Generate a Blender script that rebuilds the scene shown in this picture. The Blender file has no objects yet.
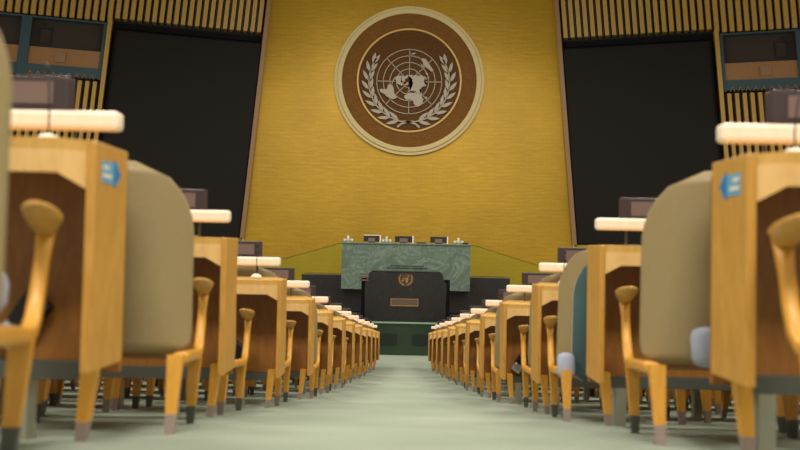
import bpy, bmesh, math, random
from mathutils import Vector, Matrix, Euler
random.seed(7)
C = bpy.context.scene.collection
PI = math.pi
R = math.radians

# ------------------------------------------------------------------ camera
CAMZ = 2.42
F = 750.0
cd = bpy.data.cameras.new('camera'); cam = bpy.data.objects.new('camera', cd); C.objects.link(cam)
cd.sensor_width = 36.0; cd.lens = F * 36.0 / 800.0
cam.location = (-0.035, 0, CAMZ)
mrot = Matrix.Rotation(0.0060, 4, 'Z') @ Matrix.Rotation(R(90 + 1.91), 4, 'X') @ Matrix.Rotation(R(1.15), 4, 'Z')
cam.rotation_euler = mrot.to_euler()
cd.dof.use_dof = True; cd.dof.focus_distance = 13.0; cd.dof.aperture_fstop = 2.3
cd.clip_end = 200
bpy.context.scene.camera = cam

# ------------------------------------------------------------------ world, lamps, exposure
w = bpy.data.worlds.new('world'); bpy.context.scene.world = w; w.use_nodes = True
w.node_tree.nodes['Background'].inputs[0].default_value = (1.0, 0.93, 0.82, 1)
w.node_tree.nodes['Background'].inputs[1].default_value = 0.55
vs = bpy.context.scene.view_settings
vs.view_transform = 'Standard'; vs.look = 'None'; vs.gamma = 1; vs.use_curve_mapping = False
vs.exposure = 0.13

def area(name, loc, sx, sy, power, col=(1, 0.93, 0.84), rot=(0, 0, 0), spread=180):
    l = bpy.data.lights.new(name, 'AREA'); l.shape = 'RECTANGLE'; l.size = sx; l.size_y = sy
    l.energy = power; l.color = col; l.spread = R(spread)
    o = bpy.data.objects.new(name, l); C.objects.link(o); o.location = loc; o.rotation_euler = rot
    return o
for i_, (x_, y_, p_) in enumerate(((-5, 2.5, 330), (5, 2.5, 330), (-4.5, 8.5, 420), (4.5, 8.5, 420), (-5.5, 14.0, 420), (5.5, 14.0, 420), (0, -3.5, 900))):
    area('hall_light', (x_, y_, 9.6), 2.6, 2.6, p_)
area('rostrum_light', (0, 18.0, 10.2), 9, 1.5, 330, rot=(R(34), 0, 0))

# ------------------------------------------------------------------ materials
def new_mat(name):
    m = bpy.data.materials.new(name); m.use_nodes = True
    return m, m.node_tree, m.node_tree.nodes['Principled BSDF']
def lin(c):
    return tuple(((x / 255) / 12.92 if x / 255 <= 0.04045 else ((x / 255 + 0.055) / 1.055) ** 2.4) for x in c) + (1,)
def plain(name, c, rough=0.5, metal=0.0, spec=0.5):
    m, t, b = new_mat(name)
    n = t.nodes.new('ShaderNodeTexNoise'); n.inputs['Scale'].default_value = 30
    mx = t.nodes.new('ShaderNodeMix'); mx.data_type = 'RGBA'
    a = lin(c); mx.inputs[6].default_value = tuple(x * .93 for x in a[:3]) + (1,); mx.inputs[7].default_value = tuple(min(1, x * 1.06) for x in a[:3]) + (1,)
    t.links.new(n.outputs[0], mx.inputs[0]); t.links.new(mx.outputs[2], b.inputs['Base Color'])
    b.inputs['Roughness'].default_value = rough; b.inputs['Metallic'].default_value = metal
    b.inputs['Specular IOR Level'].default_value = spec
    return m
def wood(name, c1, c2, rough=0.4, scale=(6, 6, 1.2), spec=.5):
    m, t, b = new_mat(name)
    tc = t.nodes.new('ShaderNodeTexCoord'); mp = t.nodes.new('ShaderNodeMapping'); mp.inputs['Scale'].default_value = scale
    n = t.nodes.new('ShaderNodeTexNoise'); n.inputs['Scale'].default_value = 7; n.inputs['Detail'].default_value = 5; n.inputs['Distortion'].default_value = 1.2
    cr = t.nodes.new('ShaderNodeValToRGB'); cr.color_ramp.elements[0].position = .3; cr.color_ramp.elements[1].position = .7
    cr.color_ramp.elements[0].color = lin(c1); cr.color_ramp.elements[1].color = lin(c2)
    t.links.new(tc.outputs['Object'], mp.inputs[0]); t.links.new(mp.outputs[0], n.inputs[0]); t.links.new(n.outputs[0], cr.inputs[0])
    t.links.new(cr.outputs[0], b.inputs['Base Color']); b.inputs['Roughness'].default_value = rough
    b.inputs['Specular IOR Level'].default_value = spec
    return m
def marble(name, base, vein, rough=0.22, scale=1.6, mid=None):
    m, t, b = new_mat(name)
    tc = t.nodes.new('ShaderNodeTexCoord')
    n1 = t.nodes.new('ShaderNodeTexNoise'); n1.inputs['Scale'].default_value = scale; n1.inputs['Detail'].default_value = 9; n1.inputs['Distortion'].default_value = 2.2
    n2 = t.nodes.new('ShaderNodeTexVoronoi'); n2.feature = 'F1'; n2.inputs['Scale'].default_value = 1.4
    cr = t.nodes.new('ShaderNodeValToRGB'); e = cr.color_ramp.elements
    e[0].position = .40; e[0].color = lin(base); e[1].position = .62; e[1].color = lin(mid or base)
    x = cr.color_ramp.elements.new(.505); x.color = lin(vein); y = cr.color_ramp.elements.new(.475); y.color = lin(mid or base); z = cr.color_ramp.elements.new(.53); z.color = lin(base)
    t.links.new(tc.outputs['Object'], n1.inputs[0]); t.links.new(n1.outputs[0], cr.inputs[0])
    t.links.new(cr.outputs[0], b.inputs['Base Color']); b.inputs['Roughness'].default_value = rough
    return m
M = {}
M['oak'] = wood('honey_wood', (186, 136, 58), (206, 156, 74))
M['oak_top'] = wood('desktop_wood', (196, 150, 72), (212, 166, 88), .35)
M['oak_leg'] = wood('leg_wood', (206, 146, 48), (222, 162, 62))
M['fascia'] = wood('fascia_wood', (216, 172, 104), (228, 188, 122), .35)
M['inner'] = wood('modesty_wood', (138, 86, 30), (160, 104, 40), .5)
M['pale'] = wood('pale_wood', (244, 222, 196), (250, 231, 208), .45)
M['carpet_cap'] = plain('foot_cap_metal', (150, 132, 122), .5)
M['steel'] = plain('grey_steel', (150, 150, 130), .5, .2)
M['darksteel'] = plain('dark_steel', (84, 86, 76), .5, .2)
M['shell'] = plain('beige_shell', (152, 133, 92), .5)
M['rim'] = plain('shell_rim', (205, 190, 160), .5)
M['teal'] = plain('teal_fabric', (72, 98, 100), .9)
M['seat'] = plain('pale_blue_fabric', (165, 172, 190), .85)
M['plate_dark'] = plain('nameplate_frame', (58, 46, 46), .4)
M['plate_mid'] = plain('nameplate_panel', (112, 92, 84), .4)
M['black'] = plain('black_plastic', (18, 17, 16), .5)
M['screen'] = plain('screen_black', (30, 27, 24), .7, 0, .2)
M['recess'] = plain('recess_black', (14, 13, 12), .8, 0, .2)
M['white'] = plain('white_plastic', (230, 222, 200), .4)
M['silver'] = plain('brushed_metal', (200, 200, 200), .3, .8)
M['blue'] = plain('sticker_blue', (20, 112, 168), .6)
M['ltblue'] = plain('sticker_pale_blue', (96, 160, 196), .6)
M['slat'] = wood('slat_wood', (176, 136, 58), (198, 156, 72), .5)
M['slat_dark'] = plain('slat_backing', (34, 34, 24), .8)
M['teal_paint'] = plain('teal_painted_metal', (46, 72, 80), .5)
M['booth_dark'] = plain('booth_interior', (56, 46, 38), .8)
M['booth_wood'] = wood('booth_wood', (146, 102, 58), (160, 114, 68), .5)
M['edge'] = plain('edge_trim', (150, 112, 72), .5)
M['emb_brown'] = wood('emblem_brown', (112, 74, 30), (132, 90, 40), .7, (1, 1, 3), .15)
M['emb_brown2'] = wood('emblem_inner_brown', (88, 56, 24), (102, 68, 32), .7, (1, 1, 3), .15)
M['emb_ring'] = plain('emblem_ring', (216, 196, 140), .6, 0, .2)
M['emb_gold'] = plain('emblem_gold_line', (212, 172, 84), .4)
M['emb_white'] = plain('emblem_silver', (176, 164, 142), .5)
M['bronze'] = plain('bronze', (176, 134, 84), .4, .3)
M['plaque'] = plain('plaque', (92, 76, 60), .4)
M['ceil'] = plain('ceiling_paint', (120, 110, 92), .9)
M['green'] = marble('green_marble', (88, 106, 92), (122, 140, 124), .3, 1.6, (102, 120, 104))
M['green_dark'] = marble('dark_green_marble', (38, 54, 38), (44, 61, 43), .3, 2.2, (41, 58, 40))
M['green_box'] = plain('dark_green_panel', (22, 36, 30), .4)
M['green_edge'] = plain('pale_green_edge', (128, 158, 128), .4)
M['blackmarble'] = marble('black_marble', (36, 34, 34), (50, 48, 47), .3, 5, (30, 29, 29))
M['glass_white'] = plain('clear_glassware', (190, 190, 170), .15)

def gold_mat(name, c1, c2, bump=.5):
    m, t, b = new_mat(name)
    tc = t.nodes.new('ShaderNodeTexCoord'); mp = t.nodes.new('ShaderNodeMapping')
    mp.inputs['Rotation'].default_value = (R(90), 0, 0)
    br = t.nodes.new('ShaderNodeTexBrick'); br.inputs['Scale'].default_value = 1.0
    br.inputs['Brick Width'].default_value = .36; br.inputs['Row Height'].default_value = .13; br.inputs['Mortar Size'].default_value = .012
    br.inputs['Color1'].default_value = lin(c1); br.inputs['Color2'].default_value = lin(c2)
    br.inputs['Mortar'].default_value = tuple(x * .9 for x in lin(c1)[:3]) + (1,)
    n = t.nodes.new('ShaderNodeTexNoise'); n.inputs['Scale'].default_value = .35; n.inputs['Detail'].default_value = 3
    mx = t.nodes.new('ShaderNodeMix'); mx.data_type = 'RGBA'; mx.blend_type = 'MULTIPLY'; mx.inputs[0].default_value = .45
    cr = t.nodes.new('ShaderNodeValToRGB'); cr.color_ramp.elements[0].position = .35; cr.color_ramp.elements[1].position = .65
    cr.color_ramp.elements[0].color = (.62, .62, .35, 1); cr.color_ramp.elements[1].color = (1, 1, 1, 1)
    bp = t.nodes.new('ShaderNodeBump'); bp.inputs['Strength'].default_value = bump; bp.inputs['Distance'].default_value = .02
    n2 = t.nodes.new('ShaderNodeTexNoise'); n2.inputs['Scale'].default_value = 3
    mp2 = t.nodes.new('ShaderNodeMapping'); mp2.inputs['Scale'].default_value = (.7, 1, 3)
    L = t.links
    L.new(tc.outputs['Object'], mp.inputs[0]); L.new(mp.outputs[0], br.inputs[0]); L.new(tc.outputs['Object'], n.inputs[0])
    L.new(n.outputs[0], cr.inputs[0]); L.new(br.outputs['Color'], mx.inputs[6]); L.new(cr.outputs[0], mx.inputs[7])
    L.new(mx.outputs[2], b.inputs['Base Color'])
    L.new(tc.outputs['Object'], mp2.inputs[0]); L.new(mp2.outputs[0], n2.inputs[0]); L.new(n2.outputs[0], bp.inputs['Height']); L.new(bp.outputs[0], b.inputs['Normal'])
    b.inputs['Roughness'].default_value = .42; b.inputs['Metallic'].default_value = .3
    return m
M['gold'] = gold_mat('gold_leaf', (196, 154, 30), (190, 149, 28), .3)
M['gold_low'] = gold_mat('gold_leaf_lower', (182, 160, 24), (178, 156, 22), .15)

def carpet_mat():
    m, t, b = new_mat('green_carpet')
    tc = t.nodes.new('ShaderNodeTexCoord')
    n = t.nodes.new('ShaderNodeTexNoise'); n.inputs['Scale'].default_value = 220; n.inputs['Detail'].default_value = 3
    n2 = t.nodes.new('ShaderNodeTexNoise'); n2.inputs['Scale'].default_value = 1.3; n2.inputs['Detail'].default_value = 4
    mt = t.nodes.new('ShaderNodeMath'); mt.operation = 'ADD'
    mul = t.nodes.new('ShaderNodeMath'); mul.operation = 'MULTIPLY'; mul.inputs[1].default_value = .5
    cr = t.nodes.new('ShaderNodeValToRGB'); cr.color_ramp.elements[0].position = .35; cr.color_ramp.elements[1].position = .65
    cr.color_ramp.elements[0].color = lin((132, 142, 125)); cr.color_ramp.elements[1].color = lin((157, 167, 149))
    bp = t.nodes.new('ShaderNodeBump'); bp.inputs['Strength'].default_value = .4; bp.inputs['Distance'].default_value = .01
    L = t.links
    L.new(tc.outputs['Object'], n.inputs[0]); L.new(tc.outputs['Object'], n2.inputs[0]); L.new(n.outputs[0], mt.inputs[0]); L.new(n2.outputs[0], mt.inputs[1])
    L.new(mt.outputs[0], mul.inputs[0]); L.new(mul.outputs[0], cr.inputs[0]); L.new(cr.outputs[0], b.inputs['Base Color'])
    L.new(n.outputs[0], bp.inputs['Height']); L.new(bp.outputs[0], b.inputs['Normal'])
    b.inputs['Roughness'].default_value = .95; b.inputs['Specular IOR Level'].default_value = .1
    return m
M['carpet'] = carpet_mat()

# ------------------------------------------------------------------ helpers
def box(bm, x0, x1, y0, y1, z0, z1, bev=0, mat=None, shear=None):
    vs_ = [bm.verts.new((x, y, z)) for z in (z0, z1) for y in (y0, y1) for x in (x0, x1)]
    idx = [(0, 2, 3, 1), (4, 5, 7, 6), (0, 1, 5, 4), (2, 6, 7, 3), (0, 4, 6, 2), (1, 3, 7, 5)]
    fs = [bm.faces.new([vs_[i] for i in f]) for f in idx]
    if mat:
        for v in vs_: v.co = mat @ v.co
    if bev:
        es = list({e for f in fs for e in f.edges})
        bmesh.ops.bevel(bm, geom=es, offset=bev, segments=2, profile=.5, affect='EDGES')
def prism(bm, pts, a0, a1, axis='y'):
    """extrude a closed 2D outline between a0 and a1 on the axis"""
    def P(p, a):
        if axis == 'y': return (p[0], a, p[1])
        if axis == 'x': return (a, p[0], p[1])
        return (p[0], p[1], a)
    A = [bm.verts.new(P(p, a0)) for p in pts]; B = [bm.verts.new(P(p, a1)) for p in pts]
    n = len(pts); fa = bm.faces.new(A); fb = bm.faces.new(B[::-1])
    for i in range(n): bm.faces.new((A[i], B[i], B[(i + 1) % n], A[(i + 1) % n]))
    if n > 4: bmesh.ops.triangulate(bm, faces=[fa, fb])
def hull8(bm, bot, top):
    a = [bm.verts.new(p) for p in bot]; b = [bm.verts.new(p) for p in top]; n = len(a)
    bm.faces.new(a[::-1]); bm.faces.new(b)
    for i in range(n): bm.faces.new((a[i], a[(i + 1) % n], b[(i + 1) % n], b[i]))
def sweep(bm, path, sections, up=Vector((1, 0, 0)), n=10, power=3.0):
    """superellipse sections (half width along up, half thickness across) along a path"""
    rings = []
    for i, p in enumerate(path):
        p = Vector(p)
        t = (Vector(path[min(i + 1, len(path) - 1)]) - Vector(path[max(i - 1, 0)])).normalized()
        u = (up - t * up.dot(t)).normalized(); v = t.cross(u)
        a, b = sections[i]; ring = []
        for k in range(n):
            th = 2 * PI * (k + .5) / n; c, s = math.cos(th), math.sin(th)
            cx = math.copysign(abs(c) ** (2 / power), c); sy = math.copysign(abs(s) ** (2 / power), s)
            ring.append(bm.verts.new(p + u * (a * cx) + v * (b * sy)))
        rings.append(ring)
    bm.faces.new(rings[0][::-1]); bm.faces.new(rings[-1])
    for r0, r1 in zip(rings, rings[1:]):
        for k in range(n): bm.faces.new((r0[k], r0[(k + 1) % n], r1[(k + 1) % n], r1[k]))
def lathe(bm, prof, cx=0, cy=0, n=20):
    rings = [[bm.verts.new((cx + r * math.cos(2 * PI * k / n), cy + r * math.sin(2 * PI * k / n), z)) for k in range(n)] for r, z in prof]
    bm.faces.new(rings[0][::-1]); bm.faces.new(rings[-1])
    for r0, r1 in zip(rings, rings[1:]):
        for k in range(n): bm.faces.new((r0[k], r0[(k + 1) % n], r1[(k + 1) % n], r1[k]))
def obj(name, bm, mat, parent=None, smooth=False, loc=None):
    bmesh.ops.recalc_face_normals(bm, faces=bm.faces[:])
    me = bpy.data.meshes.new(name); bm.to_mesh(me); bm.free()
    for mm in (mat if isinstance(mat, list) else [mat]): me.materials.append(mm)
    if smooth:
        for p in me.polygons: p.use_smooth = True
    o = bpy.data.objects.new(name, me); C.objects.link(o)
    if parent: o.parent = parent
    if loc: o.location = loc
    return o
def B(): return bmesh.new()
def tag(o, label, cat, group=None):
    o['label'] = label; o['category'] = cat
    if group: o['group'] = group
    return o
def thing(name, label, cat, loc=(0, 0, 0), rz=0, group=None):
    o = bpy.data.objects.new(name, None); C.objects.link(o); o.location = loc; o.rotation_euler = (0, 0, rz)
    o.empty_display_size = .1
    return tag(o, label, cat, group)
def struct(name, bm, mat, parent=None):
    o = obj(name, bm, mat, parent)
    if not parent: o['kind'] = 'structure'
    return o
def kids(o): return KID.get(o.name, [])
KID = {}
def index_children():
    KID.clear()
    for o in bpy.data.objects:
        if o.parent: KID.setdefault(o.parent.name, []).append(o)
def dup(o, parent=None, label=None):
    c = o.copy(); C.objects.link(c); c.parent = parent
    if label: c['label'] = label
    for ch in kids(o): dup(ch, c)
    return c

# ------------------------------------------------------------------ row layout (a raked floor descending to the rostrum)
PITCH = 1.2
ZK = [1.604 * PITCH + k * PITCH for k in range(12)]
FH = [-.503, -.707, -.92, -1.107, -1.30, -1.47, -1.627, -1.782, -1.948, -2.09, -2.24, -2.39]
prof = [(-5, .65), (0, -.176)] + list(zip(ZK, FH)) + [(15.7, -2.42), (17.45, -2.42), (30, -2.42)]
def floor_z(y):
    for (a, ha), (b, hb) in zip(prof, prof[1:]):
        if a <= y <= b: return CAMZ + ha + (hb - ha) * (y - a) / (b - a)
    return 0
def W(y): return .790 - .02 * y

bm = B()
ys = [p[0] for p in prof]
rows_ = [[bm.verts.new((x, y, floor_z(y))) for x in (-15, 15)] for y in ys]
for a, b in zip(rows_, rows_[1:]): bm.faces.new((a[0], a[1], b[1], b[0]))
ret = bmesh.ops.extrude_face_region(bm, geom=bm.faces[:])
for v in [g for g in ret['geom'] if isinstance(g, bmesh.types.BMVert)]: v.co.z -= .3
struct('floor', bm, M['carpet'])

# ------------------------------------------------------------------ end of the hall: walls
YW = 26.0; CX = .10
def wpt(side, u, h, off=0.0):
    """point on a raking side wall: u out from the gold wall's edge, h height relative to camera, off in front"""
    x = side * (5.72 + .96 * u - .088 * (h - .4) - off * .28) + CX
    y = YW - .28 * u - off * .96
    return Vector((x, y, h + CAMZ))
def wbox(bm, side, u0, u1, h0, h1, o0, o1):
    bot = [wpt(side, u, h0, o) for u, o in ((u0, o0), (u1, o0), (u1, o1), (u0, o1))]
    top = [wpt(side, u, h1, o) for u, o in ((u0, o0), (u1, o0), (u1, o1), (u0, o1))]
    hull8(bm, bot, top)
HT = 11.0
bm = B(); g0, g1 = 5.72 + .088 * (.4 + CAMZ) - .02, 5.72 - .088 * (HT - .4) - .02; prism(bm, [(CX - g0, 0), (CX + g0, 0), (CX + g1, HT + CAMZ), (CX - g1, HT + CAMZ)], YW + .1, YW + .3); struct('wall_front', bm, M['gold_low'])
# upper gold panel, with its lower edge falling away to both sides
def gx(h): return 5.72 - .088 * (h - .4)
pts = [(CX - 2.3, .22), (CX + 2.3, .22), (CX + gx(-.8), -.82), (CX + gx(HT), HT), (CX - gx(HT), HT), (CX - gx(-.8), -.82)]
bm = B(); prism(bm, [(x, h + CAMZ) for x, h in pts], YW + .065, YW + .12)
struct('trim_1', bm, M['gold'])
def side_wall(side, name, n0):
    bm = B(); wbox(bm, side, -.02, 12, -CAMZ, HT, -.3, -.55); struct(name, bm, M['slat_dark'])
    bm = B(); wbox(bm, side, .0, 12, -CAMZ, .30, .0, -.29); struct('trim_%d' % n0, bm, M['gold_low'])
    bm = B(); wbox(bm, side, -.02, .12, .30, HT, -.29, .14); struct('trim_%d' % (n0 + 1), bm, M['edge'])
    # vertical battens: over the screen, under the booths, over the booths
    bm = B(); step = .232
    u = .2
    while u < 11.5:
        wbox(bm, side, u, u + .14, 7.50 if u < 5.0 else 7.38, HT, -.29, .02)
        if u > 5.25 and not (7.45 < u < 7.6): wbox(bm, side, u, u + .12, .32, 5.36, -.29, -.05)
        u += step
    struct('trim_%d' % (n0 + 2), bm, M['slat'])
    bm = B(); wbox(bm, side, 5.05, 5.18, .32, 7.45, -.29, .06); struct('trim_%d' % (n0 + 3), bm, M['slat'])
    # thin blue-green strips set between the battens
    bm = B(); u = .2 + .14 + .025
    while u < 11.5:
        wbox(bm, side, u, u + .03, 7.5, HT, -.29, -.12); u += step
    struct('trim_%d' % (n0 + 4), bm, M['teal_paint'])
    bm = B(); wbox(bm, side, .12, 5.04, .32, 7.42, -.29, -.20); struct('trim_%d' % (n0 + 5), bm, M['recess'])
side_wall(-1, 'wall_left', 2)
side_wall(1, 'wall_right', 8)

def screen(side, label):
    t = thing('video_screen', label, 'screen', wpt(side, 2.4, .36))
    inv = Matrix.Translation(-t.location)
    def put(name, mat, boxes, smooth=False):
        bm = B()
        for b_ in boxes: wbox(bm, side, *b_)
        bm.transform(inv); return obj(name, bm, mat, t)
    put('panel', M['screen'], [(.16, 4.86, .36, 7.08, -.08, .04)])
    put('bezel', M['recess'], [(.125, .16, .33, 7.11, -.19, .055), (4.86, 4.93, .33, 7.11, -.19, .055), (.16, 4.86, 7.08, 7.11, -.19, .055), (.16, 4.86, .33, .36, -.19, .055)])
    put('mounting_rail', M['recess'], [(.3, 4.9, 7.20, 7.26, -.19, -.12)])
screen(-1, 'large black video screen on the wall left of the gold wall')
screen(1, 'large black video screen on the wall right of the gold wall')

def booth(side, u0, u1, label):
    t = thing('interpreter_booth', label, 'booth', wpt(side, (u0 + u1) / 2, 5.3), group=None)
    inv = Matrix.Translation(-t.location)
    def put(name, mat, boxes, par=t):
        bm = B()
        for b_ in boxes: wbox(bm, side, *b_)
        bm.transform(inv); return obj(name, bm, mat, par)
    put('frame', M['teal_paint'], [(u0 - .02, u0 + .10, 5.42, 7.34, -.29, -.02), (u1 - .16, u1 + .02, 5.42, 7.34, -.29, -.02), (u0 + .10, u1 - .16, 7.28, 7.34, -.29, -.02)])
    put('rail', M['teal_paint'], [(u0 + .10, u1 - .16, 5.45, 5.78, -.28, .0)])
    put('back_panel', M['booth_dark'], [(u0 + .10, u1 - .16, 5.78, 7.28, -.29, -.24)])
    put('desk_front', M['booth_wood'], [(u0 + .10, u1 - .16, 5.79, 6.36, -.2, -.08)])
    um = (u0 + u1) / 2 + .1
    put('speaker_box', M['edge'], [(um - .16, um + .16, 5.90, 6.22, -.08, -.03)])
    o = put('picture_frame', M['black'], [(u1 - .75, u1 - .71, 6.50, 7.04, -.24, -.2), (u1 - .39, u1 - .35, 6.50, 7.04, -.24, -.2), (u1 - .71, u1 - .39, 7.00, 7.04, -.24, -.2), (u1 - .71, u1 - .39, 6.50, 6.54, -.24, -.2)])
    put('wall_socket', M['black'], [(u1 - .55, u1 - .45, 7.10, 7.18, -.24, -.21)])
    # row of small bent ornaments along the rail
    bm = B(); u = u0 + .2
    while u < u1 - .3:
        for a, b_ in ((u, u + .07), (u + .14, u + .07)):
            p = wpt(side, a, 5.40, .015); q = wpt(side, b_, 5.56, .015)
            sweep(bm, [p, q], [(.012, .012)] * 2, n=6, up=Vector((0, 1, 0)))
        u += .232
    bm.transform(inv); obj('zigzag_ornament', bm, M['edge'], t)
booth(-1, 5.2, 7.62, 'interpreter booth window beside the left screen')
booth(-1, 7.66, 9.9, 'interpreter booth window at the far left edge')
booth(1, 5.2, 7.62, 'interpreter booth window beside the right screen')
booth(1, 7.66, 9.9, 'interpreter booth window at the far right edge')

bm = B(); prism(bm, [(-15, -5), (15, -5), (15, 22), (5, 26.2), (-5, 26.2), (-15, 22)], HT + CAMZ, HT + CAMZ + .2, 'z'); struct('ceiling', bm, M['ceil'])

# ------------------------------------------------------------------ the emblem
LAND = [
 [(-168,66),(-156,71),(-128,70),(-110,68),(-95,72),(-82,68),(-88,63),(-94,60),(-92,57),(-82,55),(-79,52),(-78,58),(-77,62),(-66,58),(-56,52),(-65,46),(-70,42),(-75,37),(-81,31),(-80,25),(-84,30),(-90,29),(-97,27),(-97,20),(-90,18),(-87,21),(-88,16),(-83,12),(-78,8),(-82,8),(-92,14),(-105,20),(-112,28),(-117,33),(-124,42),(-125,49),(-135,58),(-150,61),(-158,57),(-165,60)],
 [(-60,82),(-30,83),(-18,78),(-22,71),(-40,65),(-44,60),(-52,66),(-56,74),(-68,77)],
 [(-78,8),(-72,12),(-62,10),(-50,1),(-35,-6),(-39,-15),(-41,-22),(-48,-27),(-54,-34),(-62,-39),(-66,-46),(-69,-52),(-74,-52),(-74,-42),(-71,-30),(-70,-18),(-77,-12),(-81,-5),(-79,2)],
 [(-17,21),(-10,30),(-6,35),(10,37),(20,32),(32,31),(37,20),(43,11),(51,11),(42,0),(39,-8),(40,-16),(35,-22),(32,-28),(26,-34),(18,-34),(14,-22),(12,-14),(13,-6),(9,2),(4,6),(-8,4),(-14,9),(-17,15)],
 [(-9,37),(-9,43),(-1,44),(-4,48),(3,51),(8,54),(9,57),(5,60),(12,66),(20,70),(30,71),(42,66),(55,69),(70,72),(85,74),(103,77),(115,73),(140,72),(160,70),(178,68),(178,63),(163,60),(158,52),(155,59),(140,55),(138,46),(129,41),(127,35),(121,40),(120,33),(121,27),(110,20),(107,12),(101,8),(103,2),(98,10),(92,21),(87,21),(80,14),(77,8),(73,18),(67,25),(57,26),(50,30),(57,20),(45,13),(38,20),(34,30),(36,36),(28,37),(27,41),(22,37),(18,42),(13,45),(16,39),(9,44),(3,42)],
 [(114,-22),(122,-18),(130,-12),(137,-12),(142,-11),(146,-19),(153,-26),(150,-37),(143,-39),(136,-34),(128,-32),(116,-34)],
 [(44,-14),(50,-15),(48,-25),(44,-24)], [(131,32),(136,34),(141,36),(142,43),(145,44),(140,40),(134,36)], [(-5,50),(1,52),(-2,57),(-6,58)],
 [(109,2),(117,6),(118,0),(115,-4),(110,-2)], [(131,-2),(142,-3),(150,-9),(143,-8),(138,-8)], [(96,5),(106,-5),(102,-5)], [(167,-45),(174,-35),(178,-38),(171,-46)]]
def map_mesh(bm, cx, cz, Rr, y0, y1):
    for poly in LAND:
        pts = []
        for lo, la in poly:
            r = (90 - la) / 152 * Rr; a = R(lo); pts.append((cx + r * math.sin(a), cz - r * math.cos(a)))
        prism(bm, pts, y0, y1)
def ring(bm, cx, cz, r0, r1, y0, y1, n=72):
    vv = []
    for k in range(n):
        a = 2 * PI * k / n; c, s = math.cos(a), math.sin(a)
        vv.append([bm.verts.new((cx + r * c, y, cz + r * s)) for r, y in ((r0, y0), (r1, y0), (r1, y1), (r0, y1))])
    for k in range(n):
        p, q = vv[k], vv[(k + 1) % n]
        for j in range(4): bm.faces.new((p[j], p[(j + 1) % 4], q[(j + 1) % 4], q[j]))
def disc(bm, cx, cz, r, y0, y1, n=72):
    prism(bm, [(cx + r * math.cos(2 * PI * k / n), cz + r * math.sin(2 * PI * k / n)) for k in range(n)], y0, y1)
def wreath(bm, cx, cz, Rr, y0, y1):
    for s in (-1, 1):
        # stem
        P = []
        for i in range(30):
            a = R(-112 + i * 0) ; tt = i / 29
            ang = R(-97 - 1 * 0) - tt * R(118); rr = Rr * (1.24 - .02 * tt)
            P.append((cx - s * rr * math.cos(ang + 0) * -1 * -1, cz + rr * math.sin(ang)))
        for a_, b_ in zip(P, P[1:]):
            d = Vector((b_[0] - a_[0], b_[1] - a_[1])); n_ = Vector((-d.y, d.x)).normalized() * Rr * .018
            prism(bm, [(a_[0] + n_.x, a_[1] + n_.y), (b_[0] + n_.x, b_[1] + n_.y), (b_[0] - n_.x, b_[1] - n_.y), (a_[0] - n_.x, a_[1] - n_.y)], y0, y1)
        for i in range(9):
            tt = .06 + .92 * i / 8.5; ang = R(-97) - tt * R(118); rr = Rr * 1.24
            tang = Vector((-s * (math.sin(ang)) * 1, math.cos(ang) * -1))
            base = Vector((cx - s * rr * math.cos(ang), cz + rr * math.sin(ang)))
            # travel direction: decreasing ang
            tdir = Vector((-s * (-math.sin(ang)) * -1, math.cos(ang) * -1)); tdir.normalize()
            out = Vector((base.x - cx, base.y - cz)).normalized()
            for sg in (1, -1):
                d = (tdir * .90 + out * sg * (.46)).normalized()
                if i == 8: d = (tdir + out * sg * .2).normalized()
                nn = Vector((-d.y, d.x)); Ln = Rr * (.40 - .008 * i); wd = Rr * (.052)
                b0 = base + out * sg * Rr * .015
                q = [b0, b0 + d * Ln * .3 + nn * wd, b0 + d * Ln * .65 + nn * wd * .9, b0 + d * Ln, b0 + d * Ln * .65 - nn * wd * .9, b0 + d * Ln * .3 - nn * wd]
                prism(bm, [(v.x, v.y) for v in q], y0, y1)
        # crossing tail of the stem at the bottom
        P = [(cx + s * Rr * x, cz + Rr * z) for x, z in ((-.34, -1.40), (-.22, -1.30), (-.05, -1.235), (.15, -1.225))]
        for a_, b_ in zip(P, P[1:]):
            d = Vector((b_[0] - a_[0], b_[1] - a_[1])); n_ = Vector((-d.y, d.x)).normalized() * Rr * .028
            prism(bm, [(a_[0] + n_.x, a_[1] + n_.y), (b_[0] + n_.x, b_[1] + n_.y), (b_[0] - n_.x, b_[1] - n_.y), (a_[0] - n_.x, a_[1] - n_.y)], y0, y1)
def emblem(t, Rr, full=True, mat=None, dz=0):
    y = 0
    yy = -.05 * Rr
    bm = B(); lw = .022 * Rr
    for r in (1.0, .8, .6, .4, .2): ring(bm, 0, dz, Rr * r - lw, Rr * r, yy, y, 48)
    for k in range(8):
        a = k * PI / 4; d = Vector((math.cos(a), math.sin(a))); n_ = Vector((-d.y, d.x)) * lw * .5
        a_ = d * Rr * .2; b_ = d * Rr
        prism(bm, [(a_.x + n_.x, dz + a_.y + n_.y), (b_.x + n_.x, dz + b_.y + n_.y), (b_.x - n_.x, dz + b_.y - n_.y), (a_.x - n_.x, dz + a_.y - n_.y)], yy, y)
    obj('globe_grid', bm, mat, t)
    bm = B(); map_mesh(bm, 0, dz, Rr, yy * 1.4, y); obj('continents', bm, mat, t)
    bm = B(); wreath(bm, 0, dz, Rr, yy * 1.2, y); obj('olive_wreath', bm, mat, t)
EY = YW + .063
t = thing('wall_emblem', 'round brown world map emblem with a laurel wreath, high on the gold wall', 'emblem', (.03, EY, 5.91 + CAMZ)); t.scale = (1.02, 1, 1.02)
bm = B(); disc(bm, 0, 0, 2.32, -.10, 0); obj('backing_disc', bm, M['emb_brown'], t)
bm = B(); ring(bm, 0, 0, 2.30, 2.45, -.17, 0); ring(bm, 0, 0, 2.47, 2.56, -.12, 0); ring(bm, 0, 0, 2.44, 2.48, -.10, 0); obj('outer_ring', bm, M['emb_ring'], t)
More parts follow.
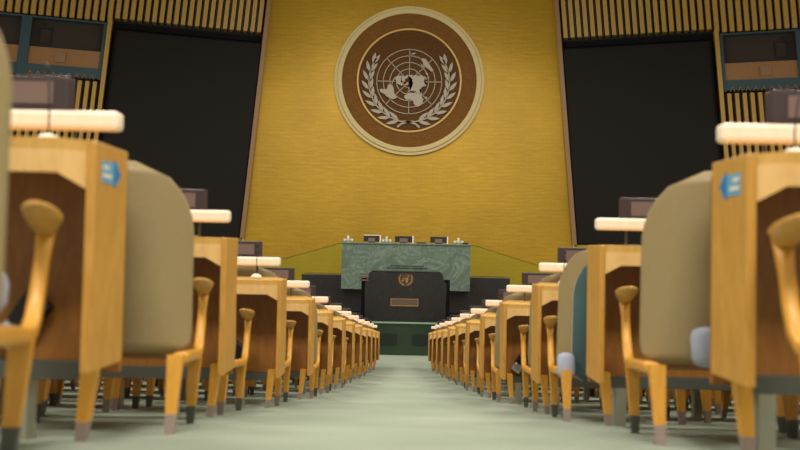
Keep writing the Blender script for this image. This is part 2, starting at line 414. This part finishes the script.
bm = B(); disc(bm, 0, 0, 1.75, -.125, -.09); obj('inner_disc', bm, M['emb_brown2'], t)
bm = B(); ring(bm, 0, 0, 1.73, 1.79, -.15, -.09); obj('gold_ring', bm, M['emb_gold'], t)
sub = bpy.data.objects.new('relief', None); C.objects.link(sub); sub.parent = t; sub.location = (0, -.12, -.05)
emblem(sub, 1.12, mat=M['emb_white'])

# ------------------------------------------------------------------ dais, lectern and presiding desk
YD = 17.35; TOP = .755
bm = B(); box(bm, -6.2, 6.2, YD, 26.1, 0, TOP - .03); struct('trim_14', bm, M['green_dark'])
bm = B(); box(bm, -6.22, 6.22, YD - .03, YD + .06, TOP - .03, TOP + .004, .004); struct('trim_15', bm, M['green_edge'])
bm = B(); box(bm, -6.2, 6.2, YD + .06, 26.1, TOP - .03, TOP, 0); struct('trim_18', bm, M['blackmarble'])
for x0, lab in ((-.53, 'dark square grille on the green dais front, left of centre'), (.20, 'dark square grille on the green dais front, right of centre')):
    tt = thing('floor_grille', lab, 'grille', (x0 + .18, YD, .24))
    bm = B(); box(bm, -.19, .19, -.02, .0, 0, .25); obj('panel', bm, M['green_box'], tt)
    bm = B()
    for i in range(7): box(bm, -.17, .17, -.026, -.02, .02 + i * .032, .035 + i * .032)
    obj('louvre', bm, M['green_box'], tt)

t = thing('speaker_lectern', 'wide black marble speaker lectern at the end of the aisle', 'lectern', (.02, 17.42, TOP))
bm = B(); h = 1.145
prism(bm, [(-.93, 0), (.93, 0), (.95, .9), (.90, .93), (.84, h), (-.84, h), (-.90, .93), (-.95, .9)], 0, .35); obj('front_panel', bm, M['blackmarble'], t)
bm = B(); box(bm, -.8, .8, .02, .5, h, h + .03, .008); obj('top', bm, M['blackmarble'], t)
for s in (-1, 1):
    bm = B(); box(bm, min(s * .92, s * 1.04), max(s * .92, s * 1.04), .25, .55, 0, .98); obj('side_wing', bm, M['recess'], t)
bm = B()
for i in range(3): box(bm, -1.06, -.86, -.02 + .0, .2, .93 + i * .07, .965 + i * .07, .005)
obj('shelf_stack', bm, M['plaque'], t)
bm = B(); box(bm, -.34, .30, -.02, 0, .37, .54, .004); obj('plaque', bm, M['plaque'], t)
bm = B()
for (a, b_, c, d) in ((-.34, .30, .525, .54), (-.34, .30, .37, .385), (-.34, -.325, .385, .525), (.285, .30, .385, .525)): box(bm, a, b_, -.028, -.02, c, d)
obj('plaque_border', bm, M['bronze'], t)
sub = bpy.data.objects.new('gold_emblem', None); C.objects.link(sub); sub.parent = t; sub.location = (.0, 0, 1.0)
emblem(sub, .12, mat=M['bronze'])

t = thing('presiding_desk', 'long raised green marble desk below the gold wall', 'desk', (.02, 19.6, TOP))
zb = CAMZ - 1.04 - TOP; zt = CAMZ + .14 - TOP
bm = B()
prism(bm, [(-1.68, zb), (-1.08, zb), (-1.08, zb + .25), (1.08, zb + .25), (1.08, zb), (1.68, zb), (1.68, zt), (-1.68, zt)], 0, .12)
obj('front_panel', bm, M['green'], t)
bm = B(); box(bm, -1.70, 1.70, -.03, .75, zt, zt + .04, .01); obj('worktop', bm, M['green'], t)
for s in (-1, 1):
    bm = B(); box(bm, min(s * 1.56, s * 1.68), max(s * 1.56, s * 1.68), .12, .4, zb, zt); obj('side_panel', bm, M['green'], t)
bm = B()
for x0, x1, z0, z1 in ((-.5, .55, zt - .62, zt - .60), (-.42, .47, zt - .56, zt - .545)): box(bm, x0, x1, -.012, 0, z0, z1)
obj('carved_line', bm, M['green_box'], t)
bm = B(); box(bm, -2.75, 2.80, 20.0, 21.4, TOP + .01, CAMZ - .69, .01); struct('trim_16', bm, M['blackmarble'])
bm = B(); box(bm, 2.80, 3.5, 20.2, 21.4, TOP + .01, CAMZ - 1.5, .01); box(bm, -3.5, -2.75, 20.2, 21.4, TOP + .01, CAMZ - 1.5, .01); struct('trim_17', bm, M['blackmarble'])

ZD = TOP + zt + .04
mon = []
for i, (x, wv, lab) in enumerate(((-.90, .42, 'small dark monitor on the green marble desk, leftmost'), (-.05, .46, 'small dark monitor at the middle of the green marble desk'), (.88, .44, 'small dark monitor on the green marble desk, rightmost'))):
    t = thing('desk_monitor', lab, 'monitor', (x, 19.95, ZD), group='monitors on the presiding desk')
    bm = B(); box(bm, -wv / 2, wv / 2, 0, .05, .03, .19, .01); obj('housing', bm, M['black'], t)
    bm = B(); box(bm, -wv / 2 + .12, wv / 2 - .12, -.02, 0, .02, .13, .005); obj('rear_bulge', bm, M['plate_mid'], t)
    bm = B(); box(bm, -.09, .09, -.05, .1, 0, .03, .005); obj('stand', bm, M['black'], t)
    bm = B(); box(bm, wv / 2, wv / 2 + .035, -.01, .07, .0, .2, .005); 
    if i == 0: box(bm, -wv / 2, wv / 2, .0, .06, .19, .21)
    obj('cream_edge', bm, M['white'], t)
for x, lab in ((-1.52, 'glassware at the left end of the green marble desk'), (-.50, 'glassware between the left and middle monitors'), (1.40, 'glassware at the right end of the green marble desk')):
    t = thing('water_tray', lab, 'glassware', (x, 19.85, ZD), group='water glasses on the presiding desk')
    bm = B(); lathe(bm, [(.05, 0), (.055, .08), (.03, .13), (.035, .17)]); obj('carafe', bm, M['glass_white'], t, True)
    bm = B(); lathe(bm, [(.03, 0), (.038, .09)], .1, 0, 14); obj('glass', bm, M['glass_white'], t, True)
    bm = B(); lathe(bm, [(.03, 0), (.038, .09)], -.09, .02, 14); obj('glass', bm, M['glass_white'], t, True)
t = thing('table_microphone', 'dark low microphone unit right of the middle monitor', 'microphone', (.42, 19.8, ZD))
bm = B(); box(bm, -.13, .13, 0, .1, 0, .035, .008); obj('base', bm, M['black'], t)
t = thing('table_microphone', 'dark low microphone unit beside the right glassware', 'microphone', (1.58, 19.8, ZD))
bm = B(); box(bm, -.08, .08, 0, .1, 0, .05, .008); obj('base', bm, M['black'], t)

# ------------------------------------------------------------------ chair
SL = .155     # slope of the raked floor
def surf(off, wscale, z0, z1, nu=14, nv=16):
    g = []
    for j in range(nv + 1):
        v = j / nv; z = z0 + (z1 - z0) * v
        hw = (.280 - .018 * v) * wscale
        rtop = .20; d = (z1 - z)
        if d < rtop: hw = hw - .17 * (1 - math.sqrt(max(0, 1 - ((rtop - d) / rtop) ** 2)))
        rb = .06
        if z - z0 < rb: hw = hw - .05 * (1 - math.sqrt(max(0, 1 - ((rb - (z - z0)) / rb) ** 2)))
        row = []
        for i in range(nu + 1):
            s = -1 + 2 * i / nu
            x = hw * math.sin(s * PI / 2 * .999)
            y = -.21 - .12 * v ** 1.15 + .085 * (abs(x) / .28) ** 2.6 + off
            row.append(Vector((x, y, z)))
        g.append(row)
    return g
def sheet(bm, A, Bb, rimmat=0):
    va = [[bm.verts.new(p) for p in r] for r in A]; vb = [[bm.verts.new(p) for p in r] for r in Bb]
    n, m = len(A), len(A[0])
    for j in range(n - 1):
        for i in range(m - 1):
            bm.faces.new((va[j][i], va[j][i + 1], va[j + 1][i + 1], va[j + 1][i]))
            bm.faces.new((vb[j][i], vb[j + 1][i], vb[j + 1][i + 1], vb[j][i + 1]))
    loop = [(0, i) for i in range(m)] + [(j, m - 1) for j in range(1, n)] + [(n - 1, i) for i in range(m - 2, -1, -1)] + [(j, 0) for j in range(n - 2, 0, -1)]
    for k in range(len(loop)):
        a, b_ = loop[k], loop[(k + 1) % len(loop)]
        f = bm.faces.new((va[a[0]][a[1]], va[b_[0]][b_[1]], vb[b_[0]][b_[1]], vb[a[0]][a[1]])); f.material_index = rimmat
def make_chair():
    t = thing('delegate_chair', 'x', 'chair')
    # outer shell, back part curving round at the sides
    bm = B(); sheet(bm, surf(0, 1, .245, .845), surf(.022, .975, .25, .838), 1); o = obj('back_shell', bm, [M['shell'], M['rim']], t, True)
    bm = B(); sheet(bm, surf(.024, .93, .38, .82), surf(.065, .86, .39, .80)); obj('back_cushion', bm, M['teal'], t, True)
    bm = B(); box(bm, -.225, .225, -.12, .25, .29, .40, .035); obj('seat_cushion', bm, M['seat'], t, True)
    bm = B(); box(bm, -.215, .215, -.14, .235, .235, .288, .01); obj('seat_pan', bm, M['inner'], t)
    for s in (-1, 1):
        # bent wood arm: rail, bend, post
        path = [(s * .255, -.27, .228), (s * .258, -.12, .238), (s * .262, .05, .248), (s * .264, .20, .255), (s * .264, .27, .268), (s * .264, .305, .30), (s * .264, .325, .36), (s * .264, .335, .44), (s * .264, .345, .527)]
        sec = [(.018, .020), (.018, .020), (.018, .020), (.018, .020), (.018, .020), (.018, .020), (.017, .018), (.016, .017), (.022, .022)]
        bm = B(); sweep(bm, path, sec, n=12); a = obj('arm_frame', bm, M['oak_leg'], t, True)
        # arm pad, flaring out like a shallow bowl
        pth = [(s * .28, .10, .515), (s * .28, .14, .515), (s * .28, .24, .513), (s * .28, .31, .513), (s * .28, .335, .518)]
        bm = B()
        n = 14; rings = []
        for (z, a_, b_) in ((.498, .018, .022), (.514, .030, .06), (.529, .038, .105), (.539, .040, .118), (.543, .036, .112)):
            rings.append([bm.verts.new((s * .264 + a_ * math.cos(2 * PI * k / n), .27 + b_ * math.sin(2 * PI * k / n) + (.055 if z < .505 else .03 if z < .52 else 0), z)) for k in range(n)])
        bm.faces.new(rings[0][::-1]); bm.faces.new(rings[-1])
        for r0, r1 in zip(rings, rings[1:]):
            for k in range(n): bm.faces.new((r0[k], r0[(k + 1) % n], r1[(k + 1) % n], r1[k]))
        obj('arm_pad', bm, M['oak'], t, True)
        for (x, y, zt_) in ((.250, -.28, .240), (.260, .22, .262)):
            zb_ = 0.0
            bm = B(); z1 = zb_ + (zt_ - zb_) * .25
            def sec_(z, a, yy): return [(s * x + dx * a, yy + dy * a, z) for dx, dy in ((-1, -1), (1, -1), (1, 1), (-1, 1))]
            hull8(bm, sec_(z1, .0155, y - .0), sec_(zt_, .023, y)); lg = obj('leg', bm, M['oak_leg'], t)
            bm = B(); hull8(bm, sec_(zb_, .0125, y), sec_(z1, .0165, y)); obj('foot_cap', bm, M['carpet_cap'] if y < 0 else M['darksteel'], lg)
    return t
chair0 = make_chair()

# ------------------------------------------------------------------ desk  (origin: floor at the far edge of the aisle panel; local +x runs away from the aisle when s=+1)
DL = 1.2
def make_desk(s):
    t = thing('delegate_desk', 'x', 'desk')
    X = lambda a: s * a
    def bx(bm, x0, x1, y0, y1, z0, z1, bev=0): box(bm, min(X(x0), X(x1)), max(X(x0), X(x1)), y0, y1, z0, z1, bev)
    yn = -.20
    # worktop with a chamfered front corner and a deep front edge
    bm = B(); prism(bm, [(X(.022), yn), (X(.07), yn - .045), (X(DL - .07), yn - .045), (X(DL - .022), yn), (X(DL - .022), .0), (X(DL - .09), .20), (X(.09), .20), (X(.022), 0)], .716, .742, 'z')
    obj('worktop', bm, M['oak_top'], t)
    bm = B()
    z = .716
    A = [(X(.022), yn, z), (X(.07), yn - .045, z), (X(DL - .07), yn - .045, z), (X(DL - .022), yn, z)]
    Bt = [(X(.022), yn, .63), (X(.07), yn - .045, .664), (X(DL - .07), yn - .045, .664), (X(DL - .022), yn, .63)]
    A2 = [(a + (.0), b + .03, c) for a, b, c in A]; B2 = [(a, b + .03, c) for a, b, c in Bt]
    for i in range(3): hull8(bm, [Bt[i], Bt[i + 1], B2[i + 1], B2[i]], [A[i], A[i + 1], A2[i + 1], A2[i]])
    obj('front_edge', bm, M['fascia'], t)
    for x0 in (0, DL - .022):
        bm = B(); bx(bm, x0, x0 + .022, yn + .0, 0.0, .205, .742, .003); obj('end_panel', bm, M['oak'], t)
    bm = B(); bx(bm, .022, DL - .022, .04, .06, .17, .714); obj('modesty_panel', bm, M['inner'], t)
    for xx in (.2, DL - .2):
        bm = B(); bx(bm, xx - .004, xx + .004, .13, .142, .742, .845); obj('shelf_bracket', bm, M['darksteel'], t)
    bm = B(); bx(bm, .058, DL - .005, .075, .125, .810, .862, .012); obj('shelf_lip', bm, M['pale'], t)
    bm = B(); bx(bm, .13, DL - .03, .125, .21, .843, .858, .003); obj('raised_shelf', bm, M['inner'], t)
    for x, o in ((.075, .022), (DL - .075, -.022)):
        y = 0
        def sec_(z, a, xx): return [(X(xx) + dx * a, y + dy * a, z) for dx, dy in ((-1, -1), (1, -1), (1, 1), (-1, 1))]
        bm = B(); hull8(bm, sec_(.05, .0145, x + o * .75), sec_(.22, .020, x)); lg = obj('leg', bm, M['oak_leg'], t)
        bm = B(); hull8(bm, sec_(-.002, .012, x + o), sec_(.05, .0150, x + o * .75)); obj('foot_cap', bm, M['carpet_cap'], lg)
    px = .145 if s > 0 else .26
    for x in (px, DL - .24):
        bm = B(); bx(bm, x - .022, x + .022, .0, .05, -.006, .155); obj('post', bm, M['steel'], t)
    bm = B(); bx(bm, .10, DL - .10, .0, .04, .155, .20); obj('under_rail', bm, M['darksteel'], t)
    return t
deskR = make_desk(1); deskL = make_desk(-1)

def make_plate():
    t = thing('nameplate', 'x', 'nameplate')
    bm = B(); box(bm, -.19, .19, 0, .05, 0, .095, .004); obj('holder', bm, M['plate_dark'], t)
    bm = B(); box(bm, -.15, .15, -.004, 0.0, .016, .078); obj('back_label', bm, M['plate_mid'], t)
    return t
plate0 = make_plate()
def make_mic():
    t = thing('delegate_microphone', 'x', 'microphone')
    bm = B(); lathe(bm, [(.022, 0), (.030, .006), (.030, .014), (.02, .024), (.008, .028)]); obj('base', bm, M['white'], t, True)
    bm = B(); path = [(0, 0, .024), (0, .0, .07), (.002, -.008, .13), (.004, -.02, .17)]; sweep(bm, path, [(.0022, .0022)] * 4, n=8, up=Vector((1, 0, 0)), power=2); obj('gooseneck', bm, M['black'], t, True)
    bm = B(); sweep(bm, [(.004, -.02, .17), (.004, -.024, .177), (.005, -.034, .192)], [(.003, .003), (.005, .005), (.004, .004)], n=8, power=2); obj('microphone_head', bm, M['black'], t, True)
    return t
mic0 = make_mic()
def make_ear():
    t = thing('earpiece_holder', 'x', 'audio device')
    rot = Matrix.Rotation(R(35), 4, 'Y') @ Matrix.Scale(1.25, 4)
    bm = B(); box(bm, -.03, .03, -.03, 0, -.07, .0, .006, rot); obj('housing', bm, M['black'], t)
    bm = B(); box(bm, -.028, .028, -.036, -.002, -.12, -.072, .008, rot); obj('metal_cap', bm, M['silver'], t)
    return t
ear0 = make_ear()
index_children()

ORD = ['first', 'second', 'third', 'fourth', 'fifth', 'sixth', 'seventh', 'eighth', 'ninth', 'tenth', 'eleventh', 'last']
OUT = ['next to the aisle', 'second out from the aisle', 'third out from the aisle', 'fourth out from the aisle']
CH = ['first', 'second', 'third', 'fourth', 'fifth', 'sixth', 'seventh', 'eighth']
NU = [1, 2, 2, 3, 3, 3, 3, 3, 2, 2, 2, 2]
used = set()
ARM = {-1: [.02, .03, .12, .09, .05, .07, .05, .07, .05, .06, .05, .05], 1: [.01, .04, .06, .08, .04, .06, .05, .05, .06, .05, .05, .05]}
def place(proto, loc, rz, label, group, cls, tilt=False):
    if proto.name not in used: o = proto; used.add(proto.name); o['label'] = label
    else: o = dup(proto, None, label)
    o.location = loc; o.rotation_euler = (0, 0, rz); o['group'] = group
    if tilt:
        o.scale = (1, 1, .95 if loc[1] < 4.0 else 1.0)
        sl = (floor_z(loc[1] + .25) - floor_z(loc[1] - .25)) / .5
        o.rotation_euler = (Matrix.Rotation(math.atan(sl), 3, 'X') @ Matrix.Rotation(rz, 3, 'Z')).to_euler()
    return o
for k, zk in enumerate(ZK):
    for s in (-1, 1):
        sd = 'left' if s < 0 else 'right'
        for u in range(NU[k]):
            xa = s * (W(zk) + u * (DL + .004)); fz = floor_z(zk)
            lab = 'honey wood desk, %s row from the camera, %s block, %s' % (ORD[k], sd, OUT[u])
            if k == 0: lab = 'honey wood desk nearest the camera, %s of the aisle, blue arrow sticker on its end' % sd
            place(deskR if s > 0 else deskL, (xa, zk, fz), 0, lab, 'wooden delegate desks %s of the aisle' % sd, 'd')
            for c in range(2):
                n = u * 2 + c
                if k == 0 and c == 1: continue
                arm = ARM[s][k] if n == 0 else .05
                ang = 10 if (n == 0 and k < 2) else 4
                if u > 0 or c == 1: ang = random.uniform(-2, 2)
                xc = xa + s * (arm + .215 + (.03 if ang > 8 else .07) + c * .62); yc = zk - .70 + random.uniform(-.02, .02) + (.25 if (u > 0 or c == 1) else 0)
                if k == 0 and s < 0: ang = 18; xc = -.995
                rz = -s * R(ang)
                lab = 'beige shell chair, %s row from the camera, %s block, %s chair out from the aisle' % (ORD[k], sd, CH[n])
                if s > 0 and n == 0 and k == 1: lab = 'beige shell chair with a pale pad on its back, second row right of the aisle'
                if s > 0 and n == 0 and k == 2:
                    lab = 'beige shell chair with a teal cover on its back, third row right of the aisle'; rz = R(-6); xc = .995; yc = zk - .66
                place(chair0, (xc, yc, floor_z(yc)), rz, lab, 'beige shell chairs %s of the aisle' % sd, 'c', tilt=True)
            if u == 0:
                place(plate0, (xa + s * (.42 if k == 0 else .375), zk + .150, fz + (.875 if k == 0 else .860)), 0, 'dark nameplate on the shelf of the %s desk row, %s of the aisle' % (ORD[k], sd), 'nameplates on the desk shelves', 'n')
                xm = .16 if (k % 2 == 0) else .30
                place(mic0, (xa + s * xm, zk - .10, fz + .7425), 0, 'gooseneck microphone with pale base on the %s desk row, %s of the aisle' % (ORD[k], sd), 'desk microphones', 'm')
                if (k, s) in ((0, -1), (2, -1), (3, 1), (4, -1), (3, -1)):
                    place(ear0, (xa + s * (.22 if k == 0 else .20 if k == 3 else .26), zk + .035, fz + .36), 0, 'black and silver device hanging under the %s desk row, %s of the aisle' % (ORD[k], sd), 'devices hanging under desks', 'e')

# pale rounded pads and a teal cover on the backs of two chairs right of the aisle
for o in [o for o in bpy.data.objects if o.get('category', '') == 'chair']:
    if 'pale pad' in o['label']:
        bm = B(); box(bm, -.145, .09, -.295, -.212, .235, .36, .03); obj('rear_pad', bm, M['seat'], o, True)
    if 'teal cover' in o['label']:
        bm = B(); box(bm, -.285, -.205, -.285, -.20, .20, .325, .028); obj('rear_pad', bm, M['seat'], o, True)
        bm = B(); A_ = surf(-.045, .86, .19, .80); B_ = surf(-.004, .86, .19, .80)
        for row in A_ + B_:
            for v in row: v.x += .022
        sheet(bm, A_, B_, 1); obj('back_cover', bm, [M['teal'], M['rim']], o, True)

# ------------------------------------------------------------------ arrow stickers on the aisle faces of the two nearest desks
zk = ZK[0]
for s in (-1, 1):
    sd = 'left' if s < 0 else 'right'
    x = s * W(zk)
    t = thing('arrow_sticker', 'blue arrow sticker on the end of the nearest desk, %s of the aisle' % sd, 'sticker', (x, zk - .105, floor_z(zk) + .675))
    a, b_ = (-.0016, -.0003) if s > 0 else (.0003, .0016)
    def sb(y0, y1, z0, z1, d=0):
        bm = B(); aa = (-.0016 - d, -.0003) if s > 0 else (.0003, .0016 + d); box(bm, aa[0], aa[1], y0, y1, z0, z1); return bm
    obj('backing', sb(-.06, .04, -.026, .026), M['ltblue'], t)
    bm = B(); aa = (-.0026, -.0003) if s > 0 else (.0003, .0026)
    prism(bm, [(.012, -.034), (.012, .034), (.055, 0)], aa[0], aa[1], 'x')
    obj('arrow', bm, M['blue'], t)
    bm = B()
    for y0, y1, z0, z1 in ((-.055, -.022, .006, .016), (-.055, -.006, -.014, -.004)): prism(bm, [(y0, z0), (y1, z0), (y1, z1), (y0, z1)], aa[0], aa[1], 'x')
    obj('lettering', bm, M['white'], t)
